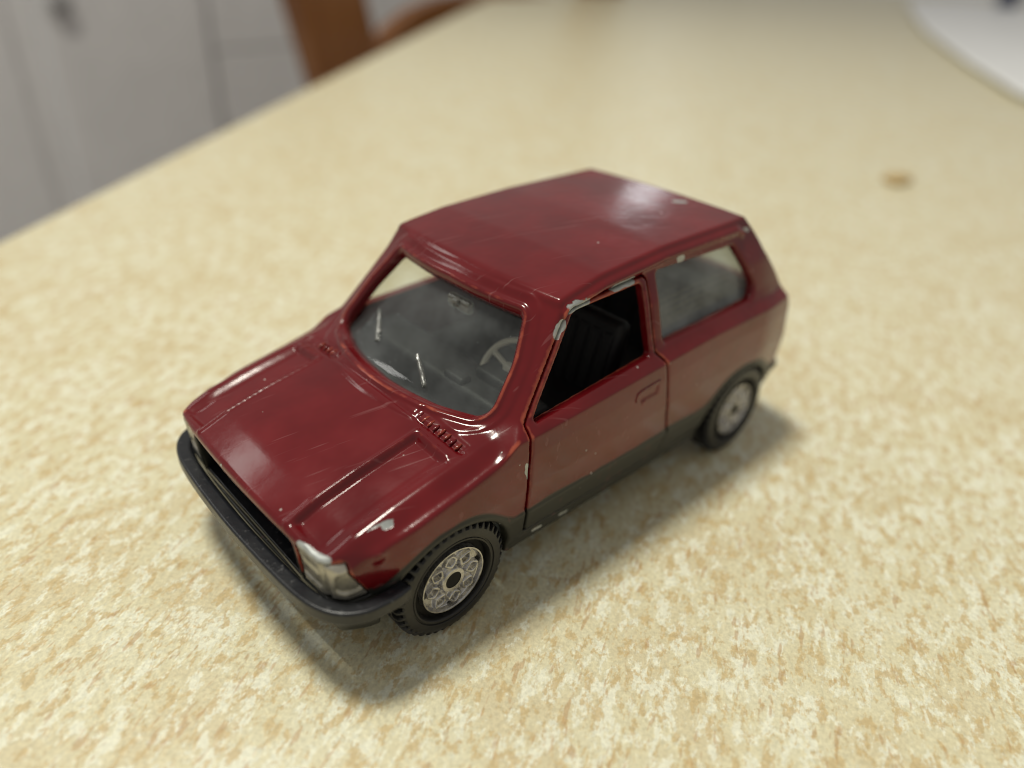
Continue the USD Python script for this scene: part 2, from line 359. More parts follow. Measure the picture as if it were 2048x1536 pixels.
sd_dw = poly_sdf(WIN_DR, (-42, 0), (42, 36), 0.1); sd_qw = poly_sdf(WIN_QT, (-42, 0), (42, 36), 0.1)
sd_door = poly_sdf(DOOR, (-42, 0), (42, 36), 0.1)
def rounded_box2(a, b, ca, cb, ha, hb, r):
    qa, qb = np.abs(a - ca) - ha + r, np.abs(b - cb) - hb + r
    return np.sqrt(np.maximum(qa, 0) ** 2 + np.maximum(qb, 0) ** 2) + np.minimum(np.maximum(qa, qb), 0) - r

def body_plain(X, Y, Z):
    """outer skin without cut-outs"""
    q = np.abs(Y); y2 = q * q
    glassy = sstep(-4, 12, X) * sstep(17.5, 20.5, Z)
    xe = X + y2 * (0.0092 * glassy * (1 - sstep(29.0, 31.5, Z)) + 0.0036 * sstep(26, 36, X) * (1 - glassy) - 0.004 * sstep(-24, -35, X))
    ze = Z + (0.0042 - 0.0024 * sstep(27, 30.5, Z)) * y2 + 0.9 * sstep(14.6, 16.6, q) * sstep(15.5, 18, X) * sstep(12, 15, Z)
    P = prof(xe, ze)
    W = WZ(belt(X, Z)).astype(np.float32) - 1.35 * sstep(27.5, 36.5, X) - 1.0 * sstep(-26, -37, X)
    S = (q - W) * 0.96
    k = 0.5 - 0.2 * sstep(27, 29, Z) + 1.7 * sstep(32, 35.5, X) * (1 - sstep(14.2, 15.6, Z)) + 1.9 * sstep(-30, -36, X)
    return smax(P, S, k + 0 * P)
def ws_dist(X, Y, Z):
    """distance to the windscreen opening measured along the sloping screen"""
    y2 = Y * Y
    t = ((X + 0.0092 * y2 - 18.6) * -9.4 + (Z + 0.0042 * y2 - 20.0) * 10.3) / 194.5
    return sd_ws(Y + 0 * t, 20.0 + 10.3 * t - 0.0042 * y2 - 0.0 * X) * 1.12
def relief(f, X, Y, Z):
    q = np.abs(Y)
    top = sstep(13.5, 14.8, Z) * sstep(20.8, 21.6, X)
    # recessed troughs either side of the bonnet
    inner = sstep(9.1, 9.45, q) * (1 - sstep(12.6, 14.6, q)) * (1 - sstep(22.55, 22.2, X)) * 1.0
    inner = inner * (1 - sstep(34.8, 35.9, X))
    f = f + 0.60 * inner * top
    bead = np.exp(-((q - 8.9) / 0.25) ** 2) * sstep(21.8, 22.2, X) + np.exp(-((X - 21.95) / 0.22) ** 2) * sstep(8.6, 8.9, q) * (1 - sstep(13.4, 13.9, q))
    f = f - 0.16 * np.minimum(bead, 1) * sstep(14.0, 15, Z) * (X < 36.2)
    # bonnet rear shut line
    seam = np.exp(-((X - 21.3 + 0.003 * q * q) / 0.17) ** 2) * (1 - sstep(14.2, 14.6, q)) * sstep(17, 18, Z)
    f = f + 0.20 * seam
    # louvres ahead of the windscreen
    zone = sstep(17.2, 17.7, Z) * (1 - sstep(20.3, 20.6, Z))
    box_ = sstep(19.7, 19.95, X) * (1 - sstep(21.0, 21.15, X)) * sstep(6.95, 7.15, q) * (1 - sstep(13.9, 14.1, q)) * zone
    f = f + 0.16 * box_
    gz = np.abs(((Z - 21.55) / 0.5) % 1 - 0.5)
    f = f + 0.16 * sstep(0.18, 0.08, gz) * sstep(-32.2, -31.9, X) * (1 - sstep(-29.4, -29.1, X)) * sstep(21.5, 21.6, Z) * (1 - sstep(23.0, 23.1, Z)) * (q > 12)
    # small dome on the front wing
    f = f - 0.32 * np.exp(-(((X - 31.7) ** 2 + (Z - 14.3) ** 2) / 0.55)) * (q > 14)
    return f
def trim_lines(X, Z):
    """signed distance to the black-painted lower band (negative inside)"""
    d = Z - 10.25 + 0 * X
    for h in HUB.values():
        e = np.sqrt(((X - h) / (8.5 if h > 0 else 8.9)) ** 2 + ((Z - 6.0) / 7.6) ** 2)
        d = smin(d, (e - 1) * 8, 1.2)
    return smax(d, np.abs(X - 0.0) - 35, 0.5) if False else d
def arch_cut(X, Y, Z):
    q = np.abs(Y); d = None
    for h, a, c in ((23.8, 7.55, 6.95), (-24.4, 7.9, 6.95)):
        e = (np.sqrt(((X - h) / a) ** 2 + ((Z - 5.9) / c) ** 2) - 1) * 7
        d = e if d is None else np.minimum(d, e)
    return smax(d, 11.0 - q, 0.3)
def body_solid(X, Y, Z):
    f0 = body_plain(X, Y, Z)
    f = relief(f0, X, Y, Z)
    q = np.abs(Y)
    # gutter along the roof side
    roofz = np.interp(X.ravel(), [-24, -22, -8, 2, 7.6, 9.4], [29.9, 31.0, 30.9, 30.25, 29.2, 27.8]).reshape(X.shape).astype(np.float32)
    gut = np.sqrt((Z - roofz + 0.25) ** 2 + (f0 + 0.02) ** 2) - 0.42
    gut = np.maximum(gut, np.maximum(X - 8.2, -23.0 - X)); gut = np.where(q > 9, gut, 9)
    f = smin(f, gut, 0.35)
    # windscreen: raised frame, rim bead
    d2 = ws_dist(X, Y, Z)
    front = (X > 4.0) & (Z > 17)
    d2f = np.where(front, d2, 30)
    f = f - 0.17 * (1 - sstep(1.7, 2.15, d2f))
    rim = np.sqrt((d2f - 0.62) ** 2 + (f + 0.02) ** 2) - 0.30
    f = smin(f, rim, 0.25)
    f = smax(f, -d2f, 0.45) if True else f
    d3 = np.where((X < -20) & (Z > 20), sd_rw(Y + 0 * X, Z + 0 * X) * 0.8, 30)
    f = smax(f, -d3, 0.4)
    # lower arch lip stands proud
    lip = np.minimum(np.abs(trim_lines(X, Z) + 0.7), 9)
    return f, f0

TH = 1.15
H = 0.16
g = Grid((-39.04, -H * 3, 4.96), (39.04, 19.04, 34.08), H)
X, Y, Z = g.x, g.y, g.z
F1, F0 = body_solid(X, Y, Z)
q = np.abs(Y)
arch = arch_cut(X, Y, Z)
F1 = smax(F1, -arch, 0.35)
tl = trim_lines(X, Z)
lipamt = 0.16 * sstep(-0.1, -0.45, tl) * (q > 12)
F1 = F1 - lipamt * ((q > 14))
# side window openings
qw = np.maximum(sd_qw(X, Z) + 0 * F1, 8 - q)
F1 = smax(F1, -qw, 0.5)
# grille mouth and lamp pockets
mouth = smax(smax(rounded_box2(Y + 0 * X, Z + 0 * X, 0, 11.5, 10.05, 2.55, 0.5), 33.6 - X, 0.1), 0 * X + 0 * Y + Z * 0 - 5, 0.1)
F1 = smax(F1, -mouth, 0.3)
# shell
cav = F0 + TH
cav = np.minimum(cav, np.maximum(np.maximum(q - 13.2, np.abs(X) - 34), Z - 9.0))
SH = np.maximum(F1, -cav)
# doors
dd = sd_door(X, Z) + 0 * F1
door_zone = np.maximum(dd, 8.5 - q)
LAMPZ = None
def lamp_zone(X, Y, Z):
    q = np.abs(Y)
    a = np.maximum(10.8 - q, 34.1 - X)                       # front lens
    rear = 34.75 - 0.52 * (14.4 - Z)                   # slanted rear edge on the flank
    side = np.maximum(rear - X, 13.5 - q)
    d = np.minimum(a, side)
    return np.maximum(np.maximum(d, Z - 14.1), 9.9 - Z)
lz = lamp_zone(X, Y, Z) + 0 * F1
BODY = smax(SH, -(door_zone - 0.13), 0.22)
BODY = smax(BODY, -np.maximum(lz - 0.06, -(F0 + 1.6)), 0.12)
dwin = smax(sd_dw(X, Z) + 0 * F1, 8 - q, 0.2)
DOORF = np.maximum(np.maximum(F1 - 0.06, -(F0 + TH)), 0 * F1 - 9)
DOORF = DOORF + 0.13 * sstep(0.12, -0.12, rounded_box2(X + 0 * Z, Z + 0 * X, -3.1, 17.3, 1.55, 0.55, 0.2)) * (q > 15.5) * (F1 > -0.6)
DOORF = smax(DOORF, door_zone + 0.09, 0.3)
DOORF = smax(DOORF, -dwin, 0.35)

def mirror_full(f):
    """half grid (y >= -0.6) -> full symmetric grid"""
    k = 3
    half = f[:, k:]
    return np.concatenate([half[:, :0:-1], half], 1)
def curvature(grid, f, V):
    fs = ndimage.gaussian_filter(f, 0.9)
    lap = ndimage.laplace(fs) / grid.h ** 2
    return grid.at(lap, V)
# chips of missing paint: capsules (start, end, radius), mm in the car frame
CHIPS = [
    ((36.4, 11.5, 14.6), (35.6, 14.5, 14.5), 0.5),
    ((35.86, 13.17, 14.80), (35.40, 14.40, 15.09), 0.5),
    ((35.99, 11.68, 14.00), (35.95, 12.06, 13.79), 0.3),
    ((30.11, 15.35, 15.85), (29.77, 15.42, 15.85), 0.34),
    ((31.59, 14.92, 15.87), (30.22, 15.11, 16.10), 0.02),
    ((29.37, 15.37, 16.14), (28.30, 15.33, 16.41), -0.02),
    ((9.23, 13.94, 26.87), (8.27, 13.67, 27.90), 0.42),
    ((8.65, 13.76, 27.52), (8.36, 13.72, 27.68), 0.5),
    ((7.26, 13.38, 28.93), (4.67, 13.31, 29.13), 0.48),
    ((0.44, 13.24, 29.38), (-2.27, 13.20, 29.44), 0.46),
    ((-10.49, 13.09, 29.81), (-11.05, 13.07, 29.85), 0.4),
    ((-20.88, 4.37, 32.24), (-21.73, 5.10, 32.22), 0.4),
    ((-23.67, 12.87, 30.51), (-24.32, 12.93, 30.27), 0.2),
    ((15.29, 17.09, 16.27), (14.91, 17.11, 14.58), 0.2),
    ((15.12, 17.11, 15.60), (15.02, 17.09, 15.23), 0.28),
    ((12.52, 15.98, 5.86), (11.48, 15.98, 5.75), 0.25),
    ((10.43, 15.97, 5.73), (9.96, 15.97, 5.70), 0.12),
    ((8.50, 15.98, 5.72), (7.40, 15.95, 5.60), 0.16),
    ((12.74, 12.48, 23.97), (12.68, 12.55, 23.98), 0.05),
    ((-19.64, 12.79, 30.81), (-19.86, 12.79, 30.76), 0.16),
    ((-16.54, 12.94, 30.30), (-16.65, 12.92, 30.33), 0.16),
    ((25.18, 16.91, 16.04), (25.16, 16.94, 16.04), 0.02),
    ((18.21, 16.87, 10.29), (18.17, 16.88, 10.33), 0.14),
    ((20.61, 13.29, 18.52), (20.53, 13.32, 18.56), 0.02),
    ((17.93, 16.21, 18.29), (17.73, 16.24, 18.38), 0.02),
    ((36.44, 0.81, 14.08), (36.45, 1.88, 14.17), 0.16),
    ((36.44, -3.30, 14.55), (36.49, -2.49, 14.75), 0.16),
]
def wear_field(V):
    d = np.full(len(V), 3.0)
    for p, q_, r in CHIPS:
        d = np.minimum(d, capsule(V[:, 0], V[:, 1], V[:, 2], p, q_, r + 0.04))
    return d
def paint_pv(grid, f, V, N):
    e = curvature(grid, f, V)
    t = trim_lines(V[:, 0], V[:, 2])
    nose = np.where(np.abs(V[:, 1]) < 10.6, V[:, 2] - 13.7, V[:, 2] - 10.5)
    top = ((N[:, 2] > 0.55) & (V[:, 2] > 12.5)) | (V[:, 2] > 13.8)
    t = np.where((np.abs(V[:, 1]) > 12.5) & (V[:, 0] < 32.2), t, np.where((V[:, 0] > 32.2) & ~top, nose, np.maximum(V[:, 2] - 7.5, -0.5)))
    return {'edge': np.clip((e - 1.7) / 2.4, -1, 1.1) * (1 - 0.75 * ((V[:, 0] > 21.6) & (V[:, 2] > 14.2) & (np.abs(V[:, 1]) < 14))), 'trim': t, 'wear': wear_field(V)}

CAR = thing('toy_car', 'dark red die-cast toy hatchback with chipped paint and black bumper, standing on the speckled table', 'toy car', (0, 0, TOP))
gf = Grid((-39.04, -19.04, 4.96), (39.04, 19.04, 34.08), H)
full = mirror_full(BODY)
V, F, N = gf.mesh(full)
BODYP = part(CAR, 'body', trimesh.Trimesh(V * MM, F, process=False), PAINT, smooth=True, normals=N, pv=paint_pv(gf, full, V, N))
def skin_top(x, y):
    zs = np.linspace(34, 10, 1201, dtype=np.float32)[None, None, :]
    b = body_plain(np.full((1, 1, 1), x, np.float32), np.full((1, 1, 1), y, np.float32), zs)[0, 0]
    return float(zs[0, 0, np.argmax(b < 0)])
for y0, n in ((7.5, 8), (-7.6, 5)):
    for k in range(n):
        y = y0 + (0.82 if y0 > 0 else -0.86) * k
        pts = np.array([[x, y, skin_top(x, y) - 0.03] for x in np.linspace(20.0, 21.0, 7)])
        ends = np.array([0.03, 0.13, 0.18, 0.19, 0.18, 0.13, 0.03])
        lv = sweep(pts, circle(1.0, 8))
        lv.vertices[:56] = (pts[:, None] + (lv.vertices[:56].reshape(7, 8, 3) - pts[:, None]) * ends[:, None, None]).reshape(-1, 3)
        nv = len(lv.vertices)
        part(BODYP, 'louvre', mm(lv), PAINT, smooth=True, pv={'edge': np.full(nv, 0.62 if k % 3 else 0.3), 'trim': np.full(nv, 5.0), 'wear': np.full(nv, 3.0)})
for sgn in (1, -1):
    V, F, N = g.mesh(DOORF)
    pv = paint_pv(g, DOORF, V, N)
    if sgn < 0:
        V = V * [1, -1, 1]; N = N * [1, -1, 1]; F = F[:, ::-1]; pv['wear'] = wear_field(V)
    dp = part(CAR, 'door', trimesh.Trimesh(V * MM, F, process=False), PAINT, smooth=True, normals=N, pv=pv)
    # embossed handle: a bar turned down at its front end, and a lock button
    def skin(x, z): return float(WZ(z)) + 0.03
    hp = [(-4.9, 18.25), (-4.7, 18.35), (-1.6, 18.15), (-1.0, 17.95), (-0.85, 17.4), (-0.95, 17.0)]
    path = np.array([[a, skin(a, b) - 0.03, b] for a, b in hp])
    path = np.array([[np.interp(t, np.arange(len(path)), path[:, k]) for k in range(3)] for t in np.linspace(0, len(path) - 1, 26)])
    bar = sweep(path, circle(0.20, 10, 0.20), upv=(0, 1, 0))
    lip = box(-3.4, skin(-3, 17.5) - 0.14, 17.5, 2.2, 0.3, 0.45, 0.12)
    lock = box(-2.3, skin(-2.3, 16.4) - 0.02, 16.4, 0.7, 0.26, 0.5, 0.12)
    hm = cat([bar, lock]);
    if sgn < 0: hm.apply_transform(np.diag([1, -1, 1, 1])); hm.invert() if hm.volume < 0 else None
    nv = len(hm.vertices)
    part(dp, 'handle', mm(hm), PAINT, smooth=True, pv={'edge': np.full(nv, 0.1), 'trim': np.full(nv, 5.0), 'wear': np.full(nv, 3.0)})

# ------------------------------------------------------------------ headlights
hl = Grid((29.0, 8.0, 9.0), (38.5, 19.0, 17.0), 0.12)
lf = body_plain(hl.x, hl.y, hl.z)
lz2 = lamp_zone(hl.x, hl.y, hl.z) + 0 * lf
Yh, Zh, Xh = hl.y, hl.z, hl.x
groove = 0.22 * np.exp(-((Yh - 14.15) / 0.22) ** 2) * (Xh > 33.5)
lens = rounded_box2(Yh + 0 * Xh, Zh + 0 * Xh, 12.3, 12.2, 1.35, 1.5, 0.4)
pocket = 0.22 * sstep(0.12, -0.12, lens) * (Xh > 34.5)
pocket = pocket - 0.16 * np.exp(-((Zh - 12.2) / 0.35) ** 2) * sstep(0.1, -0.3, lens)
ind = rounded_box2(Xh + 0 * Yh, Zh + 0 * Yh, 34.0, 12.0, 1.0, 1.2, 0.5)
pocket2 = 0.20 * sstep(0.15, -0.15, ind) * (Yh > 14.6)
LF = np.maximum(np.maximum(lf + 0.10 + groove + pocket + pocket2, -(lf + 1.55)), 0 * lf - 9)
LF = smax(LF, lz2 + 0.03, 0.2)
V, F, N = hl.mesh(LF)
part(CAR, 'headlight', trimesh.Trimesh(V * MM, F, process=False), LAMP, smooth=True, normals=N)
part(CAR, 'headlight', trimesh.Trimesh(V * [MM, -MM, MM], F[:, ::-1], process=False), LAMP, smooth=True, normals=N * [1, -1, 1])

# ------------------------------------------------------------------ glazing
def pane(name, lo, hi, d2, m, parent=CAR):
    gg = Grid(lo, hi, 0.2)
    b = body_plain(gg.x, gg.y, gg.z)
    f = np.maximum(np.abs(b + TH + 0.32) - 0.22, d2(gg.x, gg.y, gg.z) + 0 * b)
    f[:, 0], f[:, -1] = 1, 1
    V, F, N = gg.mesh(f)
    return part(parent, name, trimesh.Trimesh(V * MM, F, process=False), m, smooth=True, normals=N), V
ws, VW = pane('windshield', (4, -15, 17), (20, 15, 31), lambda x, y, z: np.where(x > 4.0, ws_dist(x, y, z) - 0.9, 9), GLASS)
pane('rear_window', (-36, -14, 20), (-21, 14, 32), lambda x, y, z: np.where(x < -21.5, sd_rw(y + 0 * x, z + 0 * x) * 0.85 - 0.9, 9), GLASS2)
for s in (1, -1):
    lo, hi = ((-26, 10, 19), (-3, 17, 31)) if s > 0 else ((-26, -17, 19), (-3, -10, 31))
    pane('quarter_window', lo, hi, lambda x, y, z: sd_qw(x, z) - 0.8 + 0 * y, GLASS2)
# clear moulded wipers and mirror on the windscreen
def ws_point(y, z):
    xs = np.linspace(6, 22, 320)[:, None, None]
    b = body_plain(xs, np.full((1, 1, 1), float(y)), np.full((1, 1, 1), float(z)))[:, 0, 0]
    i = np.argmax(b > -(TH + 0.12)); return np.array([xs[i, 0, 0], y, z])
for y0, z0, y1, z1 in ((-8.6, 21.8, -6.2, 20.1), (1.2, 20.9, 3.8, 19.4)):
    pts = [ws_point(y0 + (y1 - y0) * t, z0 + (z1 - z0) * t) for t in np.linspace(0, 1, 12)]
    arm = sweep(np.array(pts), circle(0.27, 10), upv=(0.7, 0, 0.7))
    p0 = pts[0]; blade = sweep(np.array([ws_point(y0 - 0.6 + 2.6 * t, z0 + 0.25 - 1.3 * t) for t in np.linspace(0, 1, 8)]), circle(0.22, 8), upv=(0.7, 0, 0.7))
    part(ws, 'wiper', mm(cat([arm, blade])), LUMP, smooth=40)
mp = ws_point(1.4, 26.3) - [0.45, 0, 0.35]
part(ws, 'mirror', mm(cat([box(*mp, 1.0, 3.6, 1.5, 0.35), box(mp[0] + 0.5, mp[1], mp[2] + 0.4, 1.0, 0.9, 0.7, 0.25)])), LUMP, smooth=40)

# ------------------------------------------------------------------ cabin
dash = box(11.2, 0, 16.6, 5.5, 27.5, 4.2, 0.8)
dp = part(CAR, 'dashboard', mm(cat([dash, box(9.6, 7.2, 19.0, 3.0, 6.0, 1.6, 0.5), box(12.8, 3.6, 18.9, 1.6, 3.2, 0.9, 0.4)])), DARK, smooth=35)
sc, sr = np.array([8.9, 7.2, 20.2]), 3.2
ax_u = np.array([0, 1, 0.0]); ax_v = np.array([-0.72, 0, 0.69]); ax_v /= np.linalg.norm(ax_v)
nrm = np.cross(ax_u, ax_v)
ang = np.linspace(0, 2 * np.pi, 64, endpoint=False)
ring = sc + sr * (np.cos(ang)[:, None] * ax_u + np.sin(ang)[:, None] * ax_v)
whl = [sweep(ring, circle(0.36, 10), closed=True, upv=nrm)]
for a in (math.radians(15), math.radians(165)):
    whl.append(sweep(np.array([sc - nrm * 0.4, sc + (sr - 0.1) * (math.cos(a) * ax_u + math.sin(a) * ax_v)]), circle(0.3, 8), upv=nrm))
whl.append(box(*(sc - nrm * 0.4), 1.0, 1.5, 1.2, 0.3))
part(dp, 'steering_wheel', mm(cat(whl)), STEER, smooth=40)
def seat(cx, cy, w, top):
    parts = [box(cx + 3.6, cy, 11.0, 9.0, w, 4.0, 1.0)]
    b = box(0, 0, 0, 2.6, w, top - 10.5, 1.0); b.apply_transform(trimesh.transformations.rotation_matrix(math.radians(-14), (0, 1, 0))); b.apply_translation((cx - 2.4, cy, (top + 10.5) / 2)); parts.append(b)
    for k in range(-2, 3):
        r = box(0, 0, 0, 0.6, w * 0.14, top - 13, 0.28); r.apply_transform(trimesh.transformations.rotation_matrix(math.radians(-14), (0, 1, 0))); r.apply_translation((cx - 1.1, cy + k * w * 0.18, (top + 10.5) / 2)); parts.append(r)
    return mm(cat(parts))
part(CAR, 'front_seat', seat(-1.5, 6.6, 10, 23.0), DARK, smooth=40)
part(CAR, 'front_seat', seat(-1.5, -6.6, 10, 23.0), DARK, smooth=40)
part(CAR, 'rear_seat', seat(-18.0, 0, 25, 22.5), DARK, smooth=40)
floor_pan = cat([box(0, 0, 6.6, 66, 25.6, 1.6, 0.5), box(-1, 0, 8.6, 26, 29.5, 3.0, 0.6)])
part(CAR, 'chassis', mm(cat([floor_pan, box(23.8, 0, 6.5, 2.0, 26, 2.0, 0.4), box(-24.2, 0, 6.5, 2.0, 26, 2.0, 0.4), box(0, 0, 12.0, 30, 27.0, 5.0, 0.8), box(-27, 0, 16.5, 13, 26.5, 5.5, 0.8), box(24.0, 0, 11.2, 16, 21.0, 6.0, 0.8)])), DARK, smooth=35)

# ------------------------------------------------------------------ grille, bumpers
gr = [box(34.6, 0, 9.25, 2.2, 20.9, 0.7, 0.2), box(33.7, 0, 11.6, 0.8, 21.2, 5.4, 0.2)]
for k in range(5): gr.append(box(34.35, 0, 10.3 + 0.85 * k, 0.8, 20.4, 0.32, 0.12))
part(CAR, 'grille', mm(cat(gr)), BLACK, smooth=35)
bp = [(29.6, 17.05), (31.0, 17.25), (33.0, 17.1), (34.6, 16.4), (35.8, 15.0), (36.5, 12.9), (36.85, 10), (37.1, 5), (37.2, 0)]
bx = np.array(bp); bx = np.vstack([bx, bx[-2::-1] * [1, -1]])
tt = np.r_[0, np.cumsum(np.linalg.norm(np.diff(bx, axis=0), axis=1))]
sx, sy = PchipInterpolator(tt, bx[:, 0]), PchipInterpolator(tt, bx[:, 1])
ts = np.linspace(0, tt[-1], 140)
bpath = np.stack([sx(ts), sy(ts), np.full(140, 9.45)], 1)
sec = np.asarray(fillet([(-1.0, -0.75, 0.35), (0.6, -0.85, 0.45), (0.85, 0.25, 0.5), (0.4, 0.85, 0.4), (-1.0, 0.85, 0.3)]).exterior.coords)[:-1]
sec = sec * [0.95, 0.92]
taper = np.ones(140)
bm = sweep(bpath, sec * [-1, 1] if False else sec)
# which side is outwards: flip so that the rounded face looks away from the car
ctr = bm.vertices[70 * len(sec):71 * len(sec)]
if ctr[:, 0].mean() < 37.2 - 0.02 and True:
    pass
part(CAR, 'front_bumper', mm(bm), BLACK, smooth=35)
rb = [(-33.2, 15.75), (-34.6, 15.65), (-35.9, 14.8), (-36.7, 13.0), (-37.1, 10.5), (-37.3, 6.0), (-37.4, 0)]
rx = np.array(rb); rx = np.vstack([rx, rx[-2::-1] * [1, -1]])
tt = np.r_[0, np.cumsum(np.linalg.norm(np.diff(rx, axis=0), axis=1))]
ts = np.linspace(0, tt[-1], 80)
part(CAR, 'rear_bumper', mm(sweep(np.stack([PchipInterpolator(tt, rx[:, 0])(ts), PchipInterpolator(tt, rx[:, 1])(ts), np.full(80, 9.3)], 1), circle(0.55, 12, 0.7))), BLACK, smooth=35)

# ------------------------------------------------------------------ wheels (axis along +y, outer face at y = 0)
def tyre_mesh(R=6.5, teeth=42):
    # profile (radius, y, tooth weight) from the recess over the sidewall and tread to the inside
    prof_ = [(3.70, -1.05, 0), (4.35, -0.95, 0), (4.45, -0.30, 0), (4.58, -0.12, 0), (4.75, -0.10, 0), (4.80, -0.19, 0), (4.9, -0.19, 0), (4.95, -0.06, 0), (5.3, 0.0, 0), (5.75, -0.10, 0.0), (6.02, -0.22, 0.25), (6.28, -0.36, 1), (6.46, -0.55, 1), (6.5, -0.85, 1), (6.5, -1.35, 1), (6.42, -1.45, 0.3), (6.36, -1.6, 0), (6.36, -1.95, 0), (6.42, -2.1, 0.3), (6.5, -2.2, 1), (6.5, -2.75, 1), (6.4, -3.1, 1), (6.0, -3.35, 0), (3.0, -3.4, 0)]
    per = 10; n = teeth * per
    th = np.linspace(0, 2 * np.pi, n, endpoint=False)
    ph = (np.arange(n) % per) / per
    notch = np.where(ph < 0.42, 1.0, 0.0); notch = ndimage.gaussian_filter1d(notch, 0.7, mode='wrap')
    V = []
    for r, y, w in prof_:
        rr = r - 0.62 * w * notch
        yy = np.full(n, y) - (0.42 * w * notch if y > -0.5 else 0)
        V.append(np.stack([rr * np.cos(th), yy, rr * np.sin(th)], 1))
    m = len(prof_); V = np.concatenate(V); F = []
    i = np.arange(n); j = (i + 1) % n
    for k in range(m - 1):
        a, b = k * n + i, k * n + j; c, d = (k + 1) * n + j, (k + 1) * n + i
        F += [np.stack([a, b, c], 1), np.stack([a, c, d], 1)]
    t = trimesh.Trimesh(V, np.vstack(F), process=False)
    if t.face_normals[(np.abs(t.triangles_center[:, 1]) < 0.15)].mean(0)[1] < 0: t.invert()
    return t
def rim_mesh(R=3.72):
    nr, nt = 46, 192
    r = np.linspace(0.92, R, nr); th = np.linspace(0, 2 * np.pi, nt, endpoint=False)
    Rg, T = np.meshgrid(r, th, indexing='ij')
    h = np.full_like(Rg, -0.42)
    h += 0.34 * sstep(3.38, 3.52, Rg)                                      # outer ring
    h += 0.30 * (1 - sstep(1.30, 1.48, Rg))                                # ring round the axle
    a = (T / (2 * np.pi) * 8 + 0.25) % 1 - 0.5                              # eight raised lozenges with sunk centres
    u = a * Rg * 2 * np.pi / 8
    loz = (np.abs(u / 0.86) ** 1.3 + np.abs((Rg - 2.42) / 0.94) ** 1.3) ** (1 / 1.3)
    h += 0.30 * (1 - sstep(0.86, 1.06, loz)) - 0.34 * (1 - sstep(0.42, 0.62, loz))
    spoke = np.abs(np.abs(a) - 0.5) * Rg * 2 * np.pi / 8
    h -= 0.5 * sstep(3.1, 3.2, Rg) * (1 - sstep(3.34, 3.42, Rg)) * (np.sin(T * 4 + 0.6) > 0.75)
    h = -0.1 + 1.5 * h
    h[-1] = -0.9
    V = np.stack([Rg * np.cos(T), h, Rg * np.sin(T)], -1).reshape(-1, 3); F = []
    i = np.arange(nt); j = (i + 1) % nt
    for k in range(nr - 1):
        a, b, c, d = k * nt + i, k * nt + j, (k + 1) * nt + j, (k + 1) * nt + i
        F += [np.stack([a, b, c], 1), np.stack([a, c, d], 1)]
    t = trimesh.Trimesh(V, np.vstack(F), process=False)
    if t.face_normals.mean(0)[1] < 0: t.invert()
    return t
def cap_mesh():
    t = trimesh.creation.cylinder(0.93, 0.6, sections=40); t.apply_transform(trimesh.transformations.rotation_matrix(math.pi / 2, (1, 0, 0))); t.apply_translation((0, -0.62, 0)); return t
tyre, rim, capm = tyre_mesh(), rim_mesh(), cap_mesh()
back = trimesh.creation.cylinder(4.6, 0.3, sections=64); back.apply_transform(trimesh.transformations.rotation_matrix(math.pi / 2, (1, 0, 0))); back.apply_translation((0, -1.1, 0))
for k, (x, s) in enumerate(((HUB[1], 1), (HUB[1], -1), (HUB[-1], 1), (HUB[-1], -1))):
    w = UsdGeom.Xform.Define(stage, numbered(CAR, 'wheel')); wp = str(w.GetPath())
    R4 = trimesh.transformations.rotation_matrix((0.3, 1.9, 0.75, 2.6)[k], (0, 1, 0))
    M4 = np.eye(4); M4[:3, 3] = (x, 17.15, 6.5)
    if s < 0: M4 = np.diag([1, -1, 1, 1.0]) @ M4
    for nm, me, ma in (('tyre', tyre, RUBBER), ('rim', rim, CHROME), ('hub_cap', capm, WELL), ('recess', back, WELL)):
        q_ = me.copy(); q_.apply_transform(R4)
        q_.vertices = q_.vertices @ M4[:3, :3].T + M4[:3, 3]
        if s < 0: q_.faces = q_.faces[:, ::-1]
        if nm != 'hub_cap' or True: part(wp, nm, mm(q_), ma, smooth=35)

